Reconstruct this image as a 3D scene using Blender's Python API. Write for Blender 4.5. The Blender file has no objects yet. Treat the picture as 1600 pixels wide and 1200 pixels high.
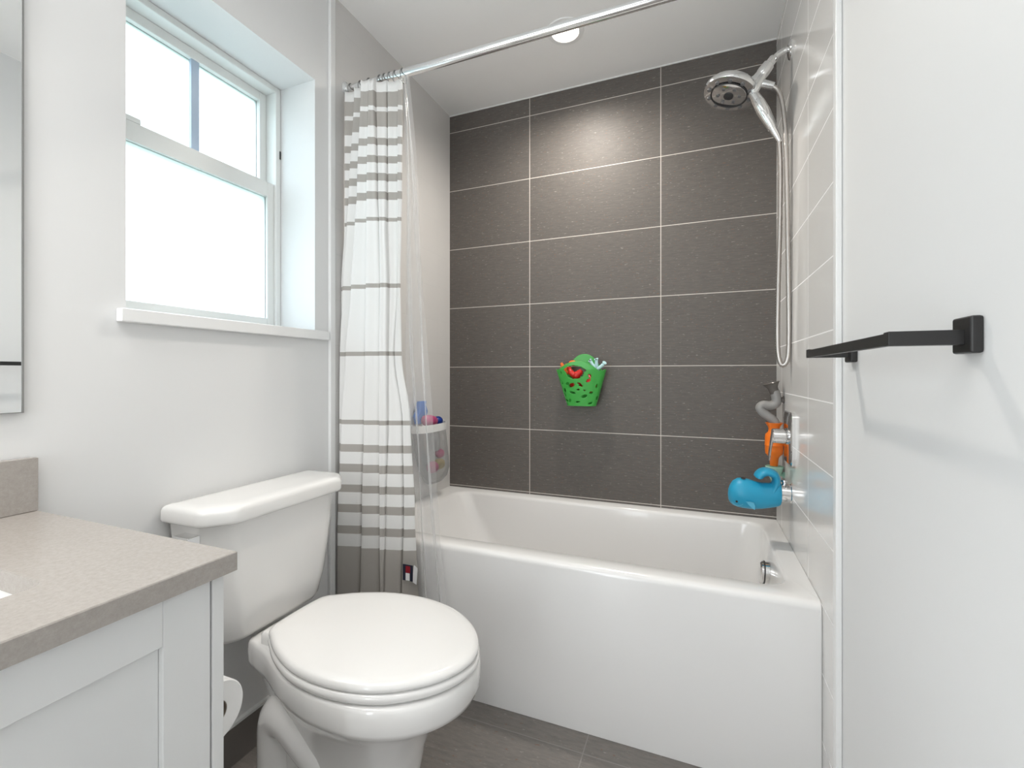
import bpy, bmesh, math, random
from mathutils import Vector, Matrix

random.seed(7)
scene = bpy.context.scene
C = scene.collection
PI = math.pi

# ------------------------------------------------------------------ camera
cam_data = bpy.data.cameras.new('camera')
cam_data.sensor_width = 36.0
cam_data.sensor_fit = 'HORIZONTAL'
cam_data.lens = 718.38 / 1600 * 36.0
cam_data.shift_y = -15.63 / 1600
cam_data.clip_start = 0.02
cam = bpy.data.objects.new('camera', cam_data)
cam.location = (1.2166, 0.0, 1.098)
cam.rotation_euler = (PI / 2, 0, 0.3828)
C.objects.link(cam)
scene.camera = cam

# ------------------------------------------------------------------ world, lights, exposure
world = bpy.data.worlds.new('daylight')
scene.world = world
world.use_nodes = True
wn = world.node_tree.nodes
# overcast daylight outside: bright towards the zenith, greenery and ground below the horizon
wtc = wn.new('ShaderNodeTexCoord')
wsep = wn.new('ShaderNodeSeparateXYZ')
wmr = wn.new('ShaderNodeMapRange')
wmr.inputs['From Min'].default_value = -1.0
wramp = wn.new('ShaderNodeValToRGB')
cr = wramp.color_ramp
cr.elements[0].position = 0.0
cr.elements[0].color = (0.10, 0.14, 0.13, 1)
cr.elements[1].position = 1.0
cr.elements[1].color = (0.78, 0.89, 1.0, 1)
for pos, col in ((0.47, (0.16, 0.21, 0.20, 1)), (0.53, (0.26, 0.32, 0.33, 1)), (0.64, (0.50, 0.58, 0.63, 1)), (0.80, (0.76, 0.87, 0.97, 1))):
    e = cr.elements.new(pos)
    e.color = col
wl_ = world.node_tree.links
wl_.new(wtc.outputs['Generated'], wsep.inputs[0])
wl_.new(wsep.outputs['Z'], wmr.inputs['Value'])
wl_.new(wmr.outputs[0], wramp.inputs[0])
wl_.new(wramp.outputs[0], wn['Background'].inputs[0])
wn['Background'].inputs[1].default_value = 7.5

vs = scene.view_settings
vs.view_transform = 'Standard'
vs.look = 'None'
vs.gamma = 1.0
vs.use_curve_mapping = False
vs.exposure = 0.12


def area_light(name, loc, rot, sx, sy, power, col=(1, 1, 1)):
    d = bpy.data.lights.new(name, 'AREA')
    d.shape = 'RECTANGLE'
    d.size = sx
    d.size_y = sy
    d.energy = power
    d.color = col
    o = bpy.data.objects.new(name, d)
    o.location = loc
    o.rotation_euler = rot
    C.objects.link(o)
    return o


# added ceiling fill behind the camera, then an unseen lamp brightening the vanity counter
area_light('ceiling_fill_light', (0.80, -0.25, 2.42), (0, 0, 0), 1.3, 1.3, 9.0, (1.0, 0.985, 0.96))
area_light('vanity_lamp_light', (0.26, -0.05, 2.10), (0, 0, 0), 0.10, 0.60, 3.0, (1.0, 0.97, 0.93)).data.spread = 1.9
area_light('rear_fill_light', (0.46, -1.22, 0.80), (PI / 2, 0, -0.20), 0.85, 1.45, 26.5, (0.91, 0.965, 1.0))  # added fill panel aimed into the room; the wall behind it is closed

# ------------------------------------------------------------------ dimensions
W = 1.524          # room width (tub length)
D = 2.1212         # tiled wall
CEIL = 2.453
YB = -1.30         # wall behind the camera
WY0, WY1, WZ0, WZ1 = 0.648, 1.211, 1.232, 2.108   # window opening


# ------------------------------------------------------------------ materials
def mat(name, col, rough=0.5, metal=0.0, spec=0.5, coat=0.0, **kw):
    m = bpy.data.materials.new(name)
    m.use_nodes = True
    b = m.node_tree.nodes['Principled BSDF']
    b.inputs['Base Color'].default_value = (*col, 1)
    b.inputs['Roughness'].default_value = rough
    b.inputs['Metallic'].default_value = metal
    b.inputs['Specular IOR Level'].default_value = spec
    b.inputs['Coat Weight'].default_value = coat
    b.inputs['Coat Roughness'].default_value = 0.05
    for k, v in kw.items():
        b.inputs[k].default_value = v
    return m


def N(m, typ, **props):
    n = m.node_tree.nodes.new(typ)
    for k, v in props.items():
        setattr(n, k, v)
    return n


def L(m, a, b):
    m.node_tree.links.new(a, b)


def bsdf(m):
    return m.node_tree.nodes['Principled BSDF']


def coords(m, swiz, loc=(0, 0, 0), scale=(1, 1, 1)):
    """object coordinates, re-ordered so that the texture plane is xy"""
    tc = N(m, 'ShaderNodeTexCoord')
    sep = N(m, 'ShaderNodeSeparateXYZ')
    com = N(m, 'ShaderNodeCombineXYZ')
    L(m, tc.outputs['Object'], sep.inputs[0])
    for i, a in enumerate(swiz):
        L(m, sep.outputs[a], com.inputs[i])
    mp = N(m, 'ShaderNodeMapping')
    mp.inputs['Location'].default_value = loc
    mp.inputs['Scale'].default_value = scale
    L(m, com.outputs[0], mp.inputs[0])
    return mp.outputs[0]


def noise_bump(m, scale, strength, dist=0.002, vec=None):
    n = N(m, 'ShaderNodeTexNoise')
    n.inputs['Scale'].default_value = scale
    n.inputs['Detail'].default_value = 3
    if vec is None:
        tc = N(m, 'ShaderNodeTexCoord')
        vec = tc.outputs['Object']
    L(m, vec, n.inputs['Vector'])
    b = N(m, 'ShaderNodeBump')
    b.inputs['Strength'].default_value = strength
    b.inputs['Distance'].default_value = dist
    L(m, n.outputs['Fac'], b.inputs['Height'])
    L(m, b.outputs[0], bsdf(m).inputs['Normal'])
    return n


def tile_material(name, swiz, loc, bw, rh, mortar, c1, c2, cm, rough, flecks=None, coat=0.0):
    m = mat(name, c1, rough, coat=coat)
    v = coords(m, swiz, loc)
    br = N(m, 'ShaderNodeTexBrick')
    br.offset = 0.0
    br.squash = 1.0
    br.inputs['Scale'].default_value = 1.0
    br.inputs['Mortar Size'].default_value = mortar
    br.inputs['Mortar Smooth'].default_value = 0.05
    br.inputs['Brick Width'].default_value = bw
    br.inputs['Row Height'].default_value = rh
    br.inputs['Color1'].default_value = (*c1, 1)
    br.inputs['Color2'].default_value = (*c2, 1)
    br.inputs['Mortar'].default_value = (*cm, 1)
    L(m, v, br.inputs['Vector'])
    col = br.outputs['Color']
    if flecks:
        fv = coords(m, swiz, (0, 0, 0), flecks)
        n1 = N(m, 'ShaderNodeTexNoise')
        n1.inputs['Scale'].default_value = 1.0
        n1.inputs['Detail'].default_value = 5
        n1.inputs['Roughness'].default_value = 0.7
        L(m, fv, n1.inputs['Vector'])
        ramp = N(m, 'ShaderNodeValToRGB')
        ramp.color_ramp.elements[0].position = 0.32
        ramp.color_ramp.elements[0].color = (0.84, 0.84, 0.85, 1)
        ramp.color_ramp.elements[1].position = 0.68
        ramp.color_ramp.elements[1].color = (1.14, 1.125, 1.11, 1)
        L(m, n1.outputs['Fac'], ramp.inputs[0])
        mul = N(m, 'ShaderNodeMix', data_type='RGBA', blend_type='MULTIPLY')
        mul.inputs['Factor'].default_value = 1.0
        L(m, col, mul.inputs['A'])
        L(m, ramp.outputs[0], mul.inputs['B'])
        # sparse pale and rust flecks
        fv2 = coords(m, swiz, (3, 7, 0), (flecks[0] * 2.6, flecks[1] * 1.4, 1))
        n2 = N(m, 'ShaderNodeTexNoise')
        n2.inputs['Scale'].default_value = 1.0
        n2.inputs['Detail'].default_value = 4
        L(m, fv2, n2.inputs['Vector'])
        r2 = N(m, 'ShaderNodeMapRange')
        r2.inputs['From Min'].default_value = 0.64
        r2.inputs['From Max'].default_value = 0.76
        L(m, n2.outputs['Fac'], r2.inputs['Value'])
        mx = N(m, 'ShaderNodeMix', data_type='RGBA')
        L(m, r2.outputs[0], mx.inputs['Factor'])
        L(m, mul.outputs['Result'], mx.inputs['A'])
        mx.inputs['B'].default_value = (0.36, 0.33, 0.30, 1)
        r3 = N(m, 'ShaderNodeMapRange')
        r3.inputs['From Min'].default_value = 0.36
        r3.inputs['From Max'].default_value = 0.26
        L(m, n2.outputs['Fac'], r3.inputs['Value'])
        mx2 = N(m, 'ShaderNodeMix', data_type='RGBA')
        L(m, r3.outputs[0], mx2.inputs['Factor'])
        L(m, mx.outputs['Result'], mx2.inputs['A'])
        mx2.inputs['B'].default_value = (0.22, 0.12, 0.075, 1)
        # keep the grout clean
        mx3 = N(m, 'ShaderNodeMix', data_type='RGBA')
        L(m, br.outputs['Fac'], mx3.inputs['Factor'])
        L(m, mx2.outputs['Result'], mx3.inputs['A'])
        mx3.inputs['B'].default_value = (*cm, 1)
        col = mx3.outputs['Result']
    L(m, col, bsdf(m).inputs['Base Color'])
    bp = N(m, 'ShaderNodeBump')
    bp.invert = True
    bp.inputs['Strength'].default_value = 0.25
    bp.inputs['Distance'].default_value = 0.001
    L(m, br.outputs['Fac'], bp.inputs['Height'])
    L(m, bp.outputs[0], bsdf(m).inputs['Normal'])
    rr = N(m, 'ShaderNodeMapRange')
    rr.inputs['To Min'].default_value = rough
    rr.inputs['To Max'].default_value = 0.8
    L(m, br.outputs['Fac'], rr.inputs['Value'])
    L(m, rr.outputs[0], bsdf(m).inputs['Roughness'])
    return m


M = {}
M['paint'] = mat('wall_paint', (0.78, 0.78, 0.777), 0.55, spec=0.3)
noise_bump(M['paint'], 260, 0.05, 0.0008)
M['ceiling'] = mat('ceiling_paint', (0.92, 0.915, 0.905), 0.75, spec=0.2)
M['trim'] = mat('white_gloss_trim', (0.86, 0.86, 0.855), 0.3)
M['vinyl_frame'] = mat('window_frame_white', (0.84, 0.85, 0.83), 0.35)
M['muntin'] = mat('muntin_glass_tint', (0.50, 0.60, 0.74), 0.4)  # blue cast from the window glass put into the bar's colour
M['tile_dark'] = tile_material('charcoal_tile', 'XZY', (-0.456, -0.8268, 0), 0.6124, 0.307, 0.0016,
                               (0.126, 0.115, 0.106), (0.137, 0.125, 0.115), (0.66, 0.62, 0.57), 0.52,
                               flecks=(22, 190, 1))
bsdf(M['tile_dark']).inputs['Specular IOR Level'].default_value = 0.36
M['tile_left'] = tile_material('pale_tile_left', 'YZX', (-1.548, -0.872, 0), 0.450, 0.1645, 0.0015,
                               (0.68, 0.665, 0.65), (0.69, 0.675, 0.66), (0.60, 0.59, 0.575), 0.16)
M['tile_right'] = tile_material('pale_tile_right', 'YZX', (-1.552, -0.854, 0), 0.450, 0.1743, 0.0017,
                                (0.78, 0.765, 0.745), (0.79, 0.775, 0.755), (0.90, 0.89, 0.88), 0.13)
M['tile_floor'] = tile_material('floor_tile', 'XYZ', (-0.30, -0.70, 0), 0.61, 0.305, 0.0018,
                                (0.20, 0.183, 0.17), (0.215, 0.195, 0.18), (0.30, 0.28, 0.26), 0.4,
                                flecks=(20, 90, 1))
M['tile_base'] = mat('baseboard_tile', (0.205, 0.188, 0.175), 0.4)
M['porcelain'] = mat('white_porcelain', (0.86, 0.85, 0.835), 0.12, coat=0.5)
M['seat'] = mat('white_seat_plastic', (0.88, 0.87, 0.855), 0.16, coat=0.3)
M['acrylic'] = mat('tub_acrylic', (0.83, 0.82, 0.81), 0.18, coat=0.3)
M['chrome'] = mat('chrome', (0.82, 0.82, 0.82), 0.09, metal=1.0)
M['steel'] = mat('brushed_steel_hose', (0.50, 0.47, 0.445), 0.34, metal=1.0)
M['ring_metal'] = mat('dark_ring_metal', (0.30, 0.30, 0.30), 0.25, metal=1.0)
M['rod_metal'] = mat('curtain_rod_metal', (0.86, 0.87, 0.88), 0.12, metal=1.0)
M['black'] = mat('matte_black_metal', (0.018, 0.017, 0.017), 0.38)
noise_bump(M['black'], 900, 0.15, 0.0004)
M['dark'] = mat('dark_rubber', (0.035, 0.035, 0.037), 0.5)
M['nozzle'] = mat('nozzle_grey', (0.16, 0.16, 0.165), 0.35)
M['mirror'] = mat('mirror_silver', (0.98, 0.985, 0.98), 0.0, metal=1.0)
M['mirror_edge'] = mat('mirror_edge_grey', (0.22, 0.22, 0.215), 0.3)
M['cabinet'] = mat('cabinet_paint', (0.76, 0.765, 0.76), 0.4)
M['paper'] = mat('tissue_paper', (0.88, 0.875, 0.865), 0.9)
M['card'] = mat('cardboard_core', (0.30, 0.25, 0.20), 0.9)
M['white_cloth'] = mat('white_cotton', (0.84, 0.835, 0.82), 0.9, spec=0.15)
M['taupe_cloth'] = mat('taupe_cotton', (0.43, 0.405, 0.375), 0.9, spec=0.15)
for k in ('white_cloth', 'taupe_cloth'):
    noise_bump(M[k], 700, 0.25, 0.0006)
    bsdf(M[k]).inputs['Sheen Weight'].default_value = 0.15
M['navy'] = mat('navy_cloth', (0.012, 0.014, 0.035), 0.8)
M['red_cloth'] = mat('red_cloth', (0.30, 0.008, 0.022), 0.8)
M['white_label'] = mat('white_label', (0.85, 0.85, 0.86), 0.8)
M['green'] = mat('green_plastic', (0.055, 0.42, 0.065), 0.35)
M['red'] = mat('red_plastic', (0.62, 0.018, 0.012), 0.35)
M['orange'] = mat('orange_plastic', (0.90, 0.20, 0.015), 0.3)
M['orange_toy'] = mat('orange_rubber', (0.85, 0.17, 0.03), 0.45)
M['pale_blue'] = mat('pale_blue_rubber', (0.55, 0.80, 0.84), 0.45)
M['whale'] = mat('blue_silicone', (0.018, 0.33, 0.54), 0.42)
M['whale_fin'] = mat('light_blue_silicone', (0.10, 0.45, 0.64), 0.45)
M['grey_toy'] = mat('grey_plastic', (0.30, 0.29, 0.28), 0.35)
M['grey_dark_toy'] = mat('smoke_grey_plastic', (0.13, 0.115, 0.105), 0.25)
M['teal'] = mat('teal_clear_plastic', (0.42, 0.70, 0.56), 0.25)
M['blue_toy'] = mat('blue_plastic', (0.02, 0.15, 0.55), 0.35)
M['navy_toy'] = mat('deep_blue_plastic', (0.01, 0.04, 0.25), 0.35)
M['pink_toy'] = mat('magenta_plastic', (0.50, 0.07, 0.20), 0.35)
M['grey_bottle'] = mat('pale_grey_plastic', (0.62, 0.63, 0.64), 0.35)
M['yellow_toy'] = mat('olive_yellow_plastic', (0.42, 0.33, 0.10), 0.45)

# quartz counter
m = M['quartz'] = mat('quartz', (0.40, 0.365, 0.335), 0.22)
n = N(m, 'ShaderNodeTexNoise')
n.inputs['Scale'].default_value = 170
n.inputs['Detail'].default_value = 6
n.inputs['Roughness'].default_value = 0.75
tc = N(m, 'ShaderNodeTexCoord')
L(m, tc.outputs['Object'], n.inputs['Vector'])
r = N(m, 'ShaderNodeValToRGB')
r.color_ramp.elements[0].position = 0.3
r.color_ramp.elements[0].color = (0.345, 0.315, 0.288, 1)
r.color_ramp.elements[1].position = 0.7
r.color_ramp.elements[1].color = (0.425, 0.392, 0.362, 1)
L(m, n.outputs['Fac'], r.inputs[0])
L(m, r.outputs[0], bsdf(m).inputs['Base Color'])

# frosted window glass: rough refraction, with a little pure scatter
m = M['frosted'] = bpy.data.materials.new('frosted_glass')
m.use_nodes = True
nt = m.node_tree
nt.nodes.remove(nt.nodes['Principled BSDF'])
rf = N(m, 'ShaderNodeBsdfRefraction')
rf.inputs['Color'].default_value = (0.96, 0.985, 0.99, 1)
rf.inputs['Roughness'].default_value = 0.42
rf.inputs['IOR'].default_value = 1.45
tr = N(m, 'ShaderNodeBsdfTranslucent')
tr.inputs['Color'].default_value = (0.93, 0.97, 0.98, 1)
mx = N(m, 'ShaderNodeMixShader')
mx.inputs[0].default_value = 0.25
L(m, rf.outputs[0], mx.inputs[1])
L(m, tr.outputs[0], mx.inputs[2])
L(m, mx.outputs[0], nt.nodes['Material Output'].inputs['Surface'])


def film(name, col, alpha_face, rough, gloss, tint=(1, 1, 1)):
    """thin clear film or netting: mostly see-through, a little scatter, some shine"""
    m = bpy.data.materials.new(name)
    m.use_nodes = True
    nt = m.node_tree
    nt.nodes.remove(nt.nodes['Principled BSDF'])
    t = N(m, 'ShaderNodeBsdfTransparent')
    t.inputs[0].default_value = (*tint, 1)
    d = N(m, 'ShaderNodeBsdfDiffuse')
    d.inputs[0].default_value = (*col, 1)
    g = N(m, 'ShaderNodeBsdfGlossy')
    g.inputs['Roughness'].default_value = rough
    lw = N(m, 'ShaderNodeLayerWeight')
    lw.inputs[0].default_value = 0.25
    mr = N(m, 'ShaderNodeMapRange')
    mr.inputs['To Min'].default_value = alpha_face
    mr.inputs['To Max'].default_value = min(1.0, alpha_face + 0.42)
    L(m, lw.outputs['Facing'], mr.inputs['Value'])
    a = N(m, 'ShaderNodeMixShader')
    L(m, mr.outputs[0], a.inputs[0])
    L(m, t.outputs[0], a.inputs[1])
    L(m, d.outputs[0], a.inputs[2])
    b = N(m, 'ShaderNodeMixShader')
    b.inputs[0].default_value = gloss
    L(m, a.outputs[0], b.inputs[1])
    L(m, g.outputs[0], b.inputs[2])
    L(m, b.outputs[0], nt.nodes['Material Output'].inputs['Surface'])
    return m


M['liner'] = film('clear_vinyl', (0.76, 0.76, 0.76), 0.18, 0.12, 0.07)
M['netting'] = film('grey_netting', (0.40, 0.40, 0.405), 0.28, 0.5, 0.02)

m = M['lamp'] = bpy.data.materials.new('lamp_lens')
m.use_nodes = True
b = bsdf(m)
b.inputs['Base Color'].default_value = (0.9, 0.9, 0.9, 1)
b.inputs['Emission Color'].default_value = (1.0, 0.90, 0.76, 1)
b.inputs['Emission Strength'].default_value = 9.0


# ------------------------------------------------------------------ mesh helpers
def box(bm, x0, x1, y0, y1, z0, z1):
    v = [bm.verts.new(p) for p in ((x0, y0, z0), (x1, y0, z0), (x1, y1, z0), (x0, y1, z0),
                                   (x0, y0, z1), (x1, y0, z1), (x1, y1, z1), (x0, y1, z1))]
    for f in ((0, 3, 2, 1), (4, 5, 6, 7), (0, 1, 5, 4), (1, 2, 6, 5), (2, 3, 7, 6), (3, 0, 4, 7)):
        bm.faces.new([v[i] for i in f])


def loft(bm, rings, cap0=True, cap1=True, closed=True):
    vs_ = [[bm.verts.new(p) for p in r_] for r_ in rings]
    n_ = len(rings[0])
    for a, b_ in zip(vs_, vs_[1:]):
        for i in range(n_ if closed else n_ - 1):
            j = (i + 1) % n_
            bm.faces.new((a[i], a[j], b_[j], b_[i]))
    if cap0:
        bm.faces.new(list(reversed(vs_[0])))
    if cap1:
        bm.faces.new(vs_[-1])
    return vs_


def frame_of(d):
    d = Vector(d).normalized()
    up = Vector((0, 0, 1)) if abs(d.z) < 0.9 else Vector((1, 0, 0))
    u = up.cross(d).normalized()
    return u, d.cross(u).normalized(), d


def lathe(bm, prof, origin, axis=(0, 0, 1), seg=32, cap0=True, cap1=True, sx=1.0, sy=1.0):
    """prof: list of (distance along axis, radius)"""
    u, w, d = frame_of(axis)
    o = Vector(origin)
    rings = []
    for h_, r_ in prof:
        rings.append([o + d * h_ + (u * math.cos(2 * PI * i / seg) * sx + w * math.sin(2 * PI * i / seg) * sy) * r_
                      for i in range(seg)])
    loft(bm, rings, cap0, cap1)


def smooth_path(pts, k=8):
    """Catmull-Rom through 3D points"""
    P = [Vector(p) for p in pts]
    P = [P[0] * 2 - P[1]] + P + [P[-1] * 2 - P[-2]]
    out = []
    for i in range(1, len(P) - 2):
        a, b_, c, d = P[i - 1], P[i], P[i + 1], P[i + 2]
        for s in range(k):
            t = s / k
            out.append(0.5 * ((2 * b_) + (c - a) * t + (2 * a - 5 * b_ + 4 * c - d) * t * t
                              + (3 * b_ - a - 3 * c + d) * t ** 3))
    out.append(P[-2])
    return out


def tube(bm, pts, rad, seg=12, caps=True, flat=1.0, side=None):
    """sweep a circle (or an ellipse: flat < 1 squeezes it across «side») along pts"""
    pts = [Vector(p) for p in pts]
    n_ = len(pts)
    rad = rad if isinstance(rad, (list, tuple)) else [rad] * n_
    tang = [(pts[min(i + 1, n_ - 1)] - pts[max(i - 1, 0)]).normalized() for i in range(n_)]
    if side is not None:
        u = Vector(side).normalized()
    else:
        u = frame_of(tang[0])[0]
    rings = []
    for i in range(n_):
        t = tang[i]
        u = (u - t * u.dot(t)).normalized()
        w = t.cross(u).normalized()
        rings.append([pts[i] + (u * math.cos(2 * PI * k / seg) + w * math.sin(2 * PI * k / seg) * flat) * rad[i]
                      for k in range(seg)])
    loft(bm, rings, caps, caps)


def rrect(cx, cy, hx, hy, r_, k=6, n_=6):
    """rounded rectangle outline, equal vertex count for any size"""
    out = []
    cs = [(cx + hx - r_, cy + hy - r_, 0), (cx - hx + r_, cy + hy - r_, PI / 2),
          (cx - hx + r_, cy - hy + r_, PI), (cx + hx - r_, cy - hy + r_, 3 * PI / 2)]
    for i, (x, y, a) in enumerate(cs):
        for j in range(k + 1):
            an = a + PI / 2 * j / k
            out.append((x + r_ * math.cos(an), y + r_ * math.sin(an)))
        x2, y2, a2 = cs[(i + 1) % 4]
        p0 = out[-1]
        p1 = (x2 + r_ * math.cos(a2), y2 + r_ * math.sin(a2))
        for j in range(1, n_):
            t = j / n_
            out.append((p0[0] + (p1[0] - p0[0]) * t, p0[1] + (p1[1] - p0[1]) * t))
    return out


def build(name, bm, material, parent=None, smooth=None, bevel=0.0, segs=2, solid=0.0, recalc=True):
    if recalc:
        bmesh.ops.recalc_face_normals(bm, faces=bm.faces[:])
    me = bpy.data.meshes.new(name)
    bm.to_mesh(me)
    bm.free()
    mats = material if isinstance(material, list) else [material]
    for x in mats:
        me.materials.append(M[x])
    o = bpy.data.objects.new(name, me)
    C.objects.link(o)
    if parent is not None:
        o.parent = parent
        o.matrix_parent_inverse = parent.matrix_basis.inverted()
    if solid:
        md = o.modifiers.new('thickness', 'SOLIDIFY')
        md.thickness = solid
        md.offset = -1
    if bevel:
        md = o.modifiers.new('bevel', 'BEVEL')
        md.width = bevel
        md.segments = segs
        md.limit_method = 'ANGLE'
        md.angle_limit = math.radians(40)
        md.harden_normals = True
        if smooth is None:
            smooth = 50
    if smooth is not None:
        for p in me.polygons:
            p.use_smooth = True
        me.set_sharp_from_angle(angle=math.radians(smooth))
    return o


def B(*boxes):
    bm = bmesh.new()
    for b_ in boxes:
        box(bm, *b_)
    return bm


def tag(o, label, cat, group=None):
    o['label'] = label
    o['category'] = cat
    if group:
        o['group'] = group
    return o


def thing(name, label, cat, loc, group=None):
    o = bpy.data.objects.new(name, None)
    o.empty_display_size = 0.05
    o.location = loc
    C.objects.link(o)
    return tag(o, label, cat, group)


def struct(o, label=None):
    o['kind'] = 'structure'
    if label:
        o['label'] = label
    return o


def struct_empty(name, loc, label=None):
    o = bpy.data.objects.new(name, None)
    o.location = loc
    C.objects.link(o)
    return struct(o, label)


def copy_thing(o, loc, label=None):
    c = o.copy()
    C.objects.link(c)
    c.location = loc
    if label:
        c['label'] = label
    for ch in o.children:
        d = ch.copy()
        C.objects.link(d)
        d.parent = c
    return c


# ================================================================== SETTING
struct(build('floor', B((-0.3, W + 0.12, YB - 0.12, D + 0.12, -0.10, 0.0)), 'tile_floor'))
struct(build('ceiling', B((-0.3, W + 0.12, YB - 0.12, D + 0.12, CEIL, CEIL + 0.1)), 'ceiling'))

wl = struct(build('wall_left', B((-0.22, 0, YB, WY0, 0, CEIL), (-0.22, 0, WY1, D + 0.12, 0, CEIL),
                                 (-0.22, 0, WY0, WY1, 0, WZ0 - 0.016), (-0.22, 0, WY0, WY1, WZ1, CEIL)), 'paint'))
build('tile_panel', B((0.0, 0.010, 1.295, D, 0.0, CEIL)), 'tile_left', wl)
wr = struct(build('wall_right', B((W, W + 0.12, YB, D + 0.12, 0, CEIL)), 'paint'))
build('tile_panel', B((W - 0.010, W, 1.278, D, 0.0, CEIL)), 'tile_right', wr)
wb = struct(build('wall_back', B((-0.22, W + 0.12, D + 0.010, D + 0.12, 0, CEIL)), 'paint'))
build('tile_panel', B((0.010, W - 0.010, D, D + 0.010, 0.505, CEIL)), 'tile_dark', wb)
struct(build('wall_front', B((-0.22, W + 0.12, YB - 0.12, YB, 0, CEIL)), 'paint'))
struct(build('trim_1', B((0.0, 0.013, 1.270, 1.295, 0.0, CEIL)), 'trim', bevel=0.003))
struct(build('trim_2', B((W - 0.013, W, 1.253, 1.278, 0.0, CEIL)), 'trim', bevel=0.003))
bl = struct(build('baseboard_left', B((0.0, 0.010, 0.478, 1.270, 0.0, 0.108)), 'tile_base'))
build('trim_strip', B((0.0, 0.012, 0.478, 1.270, 0.108, 0.116)), 'trim', bl)
struct(build('trim_3', B((0.010, W - 0.010, D - 0.004, D, CEIL - 0.005, CEIL)), 'trim'))

# door in the wall behind the camera
dr = struct_empty('door_1', (1.0, YB, 0), 'white panel door in the wall behind the viewer')
bm = B((0.62, 1.38, YB, YB + 0.03, 0.01, 2.03))
build('door_leaf', bm, 'trim', dr, bevel=0.003)
build('door_casing', B((0.53, 0.615, YB, YB + 0.018, 0, 2.12), (1.385, 1.47, YB, YB + 0.018, 0, 2.12),
                       (0.615, 1.385, YB, YB + 0.018, 2.035, 2.12)), 'trim', dr, bevel=0.003)
bm = bmesh.new()
lathe(bm, [(0, 0.026), (0.006, 0.026), (0.008, 0.010), (0.03, 0.010), (0.034, 0.025), (0.055, 0.028), (0.065, 0.018)],
      (0.69, YB + 0.03, 0.95), (0, 1, 0))
build('door_knob', bm, 'chrome', dr, smooth=40)

# ---- window
win = struct_empty('window_1', (-0.1, 0.93, WZ0), 'white double hung window with frosted panes over the toilet')
FX0, FX1 = -0.255, -0.158        # vinyl frame depth
t_ = 0.020
build('window_frame', B((FX0, FX1, WY0, WY0 + t_, WZ0, WZ1), (FX0, FX1, WY1 - t_, WY1, WZ0, WZ1),
                        (FX0, FX1, WY0 + t_, WY1 - t_, WZ1 - t_, WZ1), (FX0, FX1, WY0 + t_, WY1 - t_, WZ0, WZ0 + 0.024)),
      'vinyl_frame', win, bevel=0.003)
ly0, ly1 = WY0 + t_, WY1 - t_


def sash(name, x0, x1, z0, z1, st, rb, rt):
    o = build(name, B((x0, x1, ly0, ly0 + st, z0, z1), (x0, x1, ly1 - st, ly1, z0, z1),
                      (x0, x1, ly0 + st, ly1 - st, z0, z0 + rb), (x0, x1, ly0 + st, ly1 - st, z1 - rt, z1)),
              'vinyl_frame', win, bevel=0.0025)
    xm = (x0 + x1) / 2
    build('pane', B((xm - 0.003, xm + 0.003, ly0 + st, ly1 - st, z0 + rb, z1 - rt)), 'frosted', o)
    return o


lower = sash('lower_sash', -0.195, -0.168, WZ0 + 0.024, 1.766, 0.026, 0.036, 0.052)
upper = sash('upper_sash', -0.245, -0.205, 1.722, WZ1 - t_, 0.026, 0.040, 0.030)
ym = (ly0 + ly1) / 2 + 0.015
build('muntin', B((-0.220, -0.210, ym - 0.012, ym + 0.012, 1.762, WZ1 - t_ - 0.030)), 'muntin', upper)
build('sash_lock', B((-0.195, -0.170, 0.700, 0.775, 1.766, 1.782)), 'vinyl_frame', lower, bevel=0.003)
build('keeper', B((-0.1585, -0.1565, WY1 - 0.006, WY1 - 0.001, 1.86, 1.888)), 'dark', win)
build('window_sill', B((-0.158, 0.0, WY0, WY1, WZ0 - 0.016, WZ0), (0.0, 0.022, WY0 - 0.020, WY1 + 0.046, WZ0 - 0.016, WZ0 + 0.015)),
      'trim', win, bevel=0.003)

# ================================================================== BATHTUB
tub = thing('bathtub', 'white alcove bathtub with a flat apron under the charcoal tile', 'bathtub', (0.76, 1.75, 0))
TX0, TX1, TY0, TY1, TZ = 0.0102, W - 0.0102, 1.386, D - 0.0002, 0.510
cx, cy = (TX0 + TX1) / 2, (TY0 + TY1) / 2
hx, hy = (TX1 - TX0) / 2, (TY1 - TY0) / 2


def ring3(o2, z):
    return [(x, y, z) for x, y in o2]


def ring_of(x0, x1, y0, y1, r_, z):
    return ring3(rrect((x0 + x1) / 2, (y0 + y1) / 2, (x1 - x0) / 2, (y1 - y0) / 2, r_, 8, 10), z)


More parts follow.
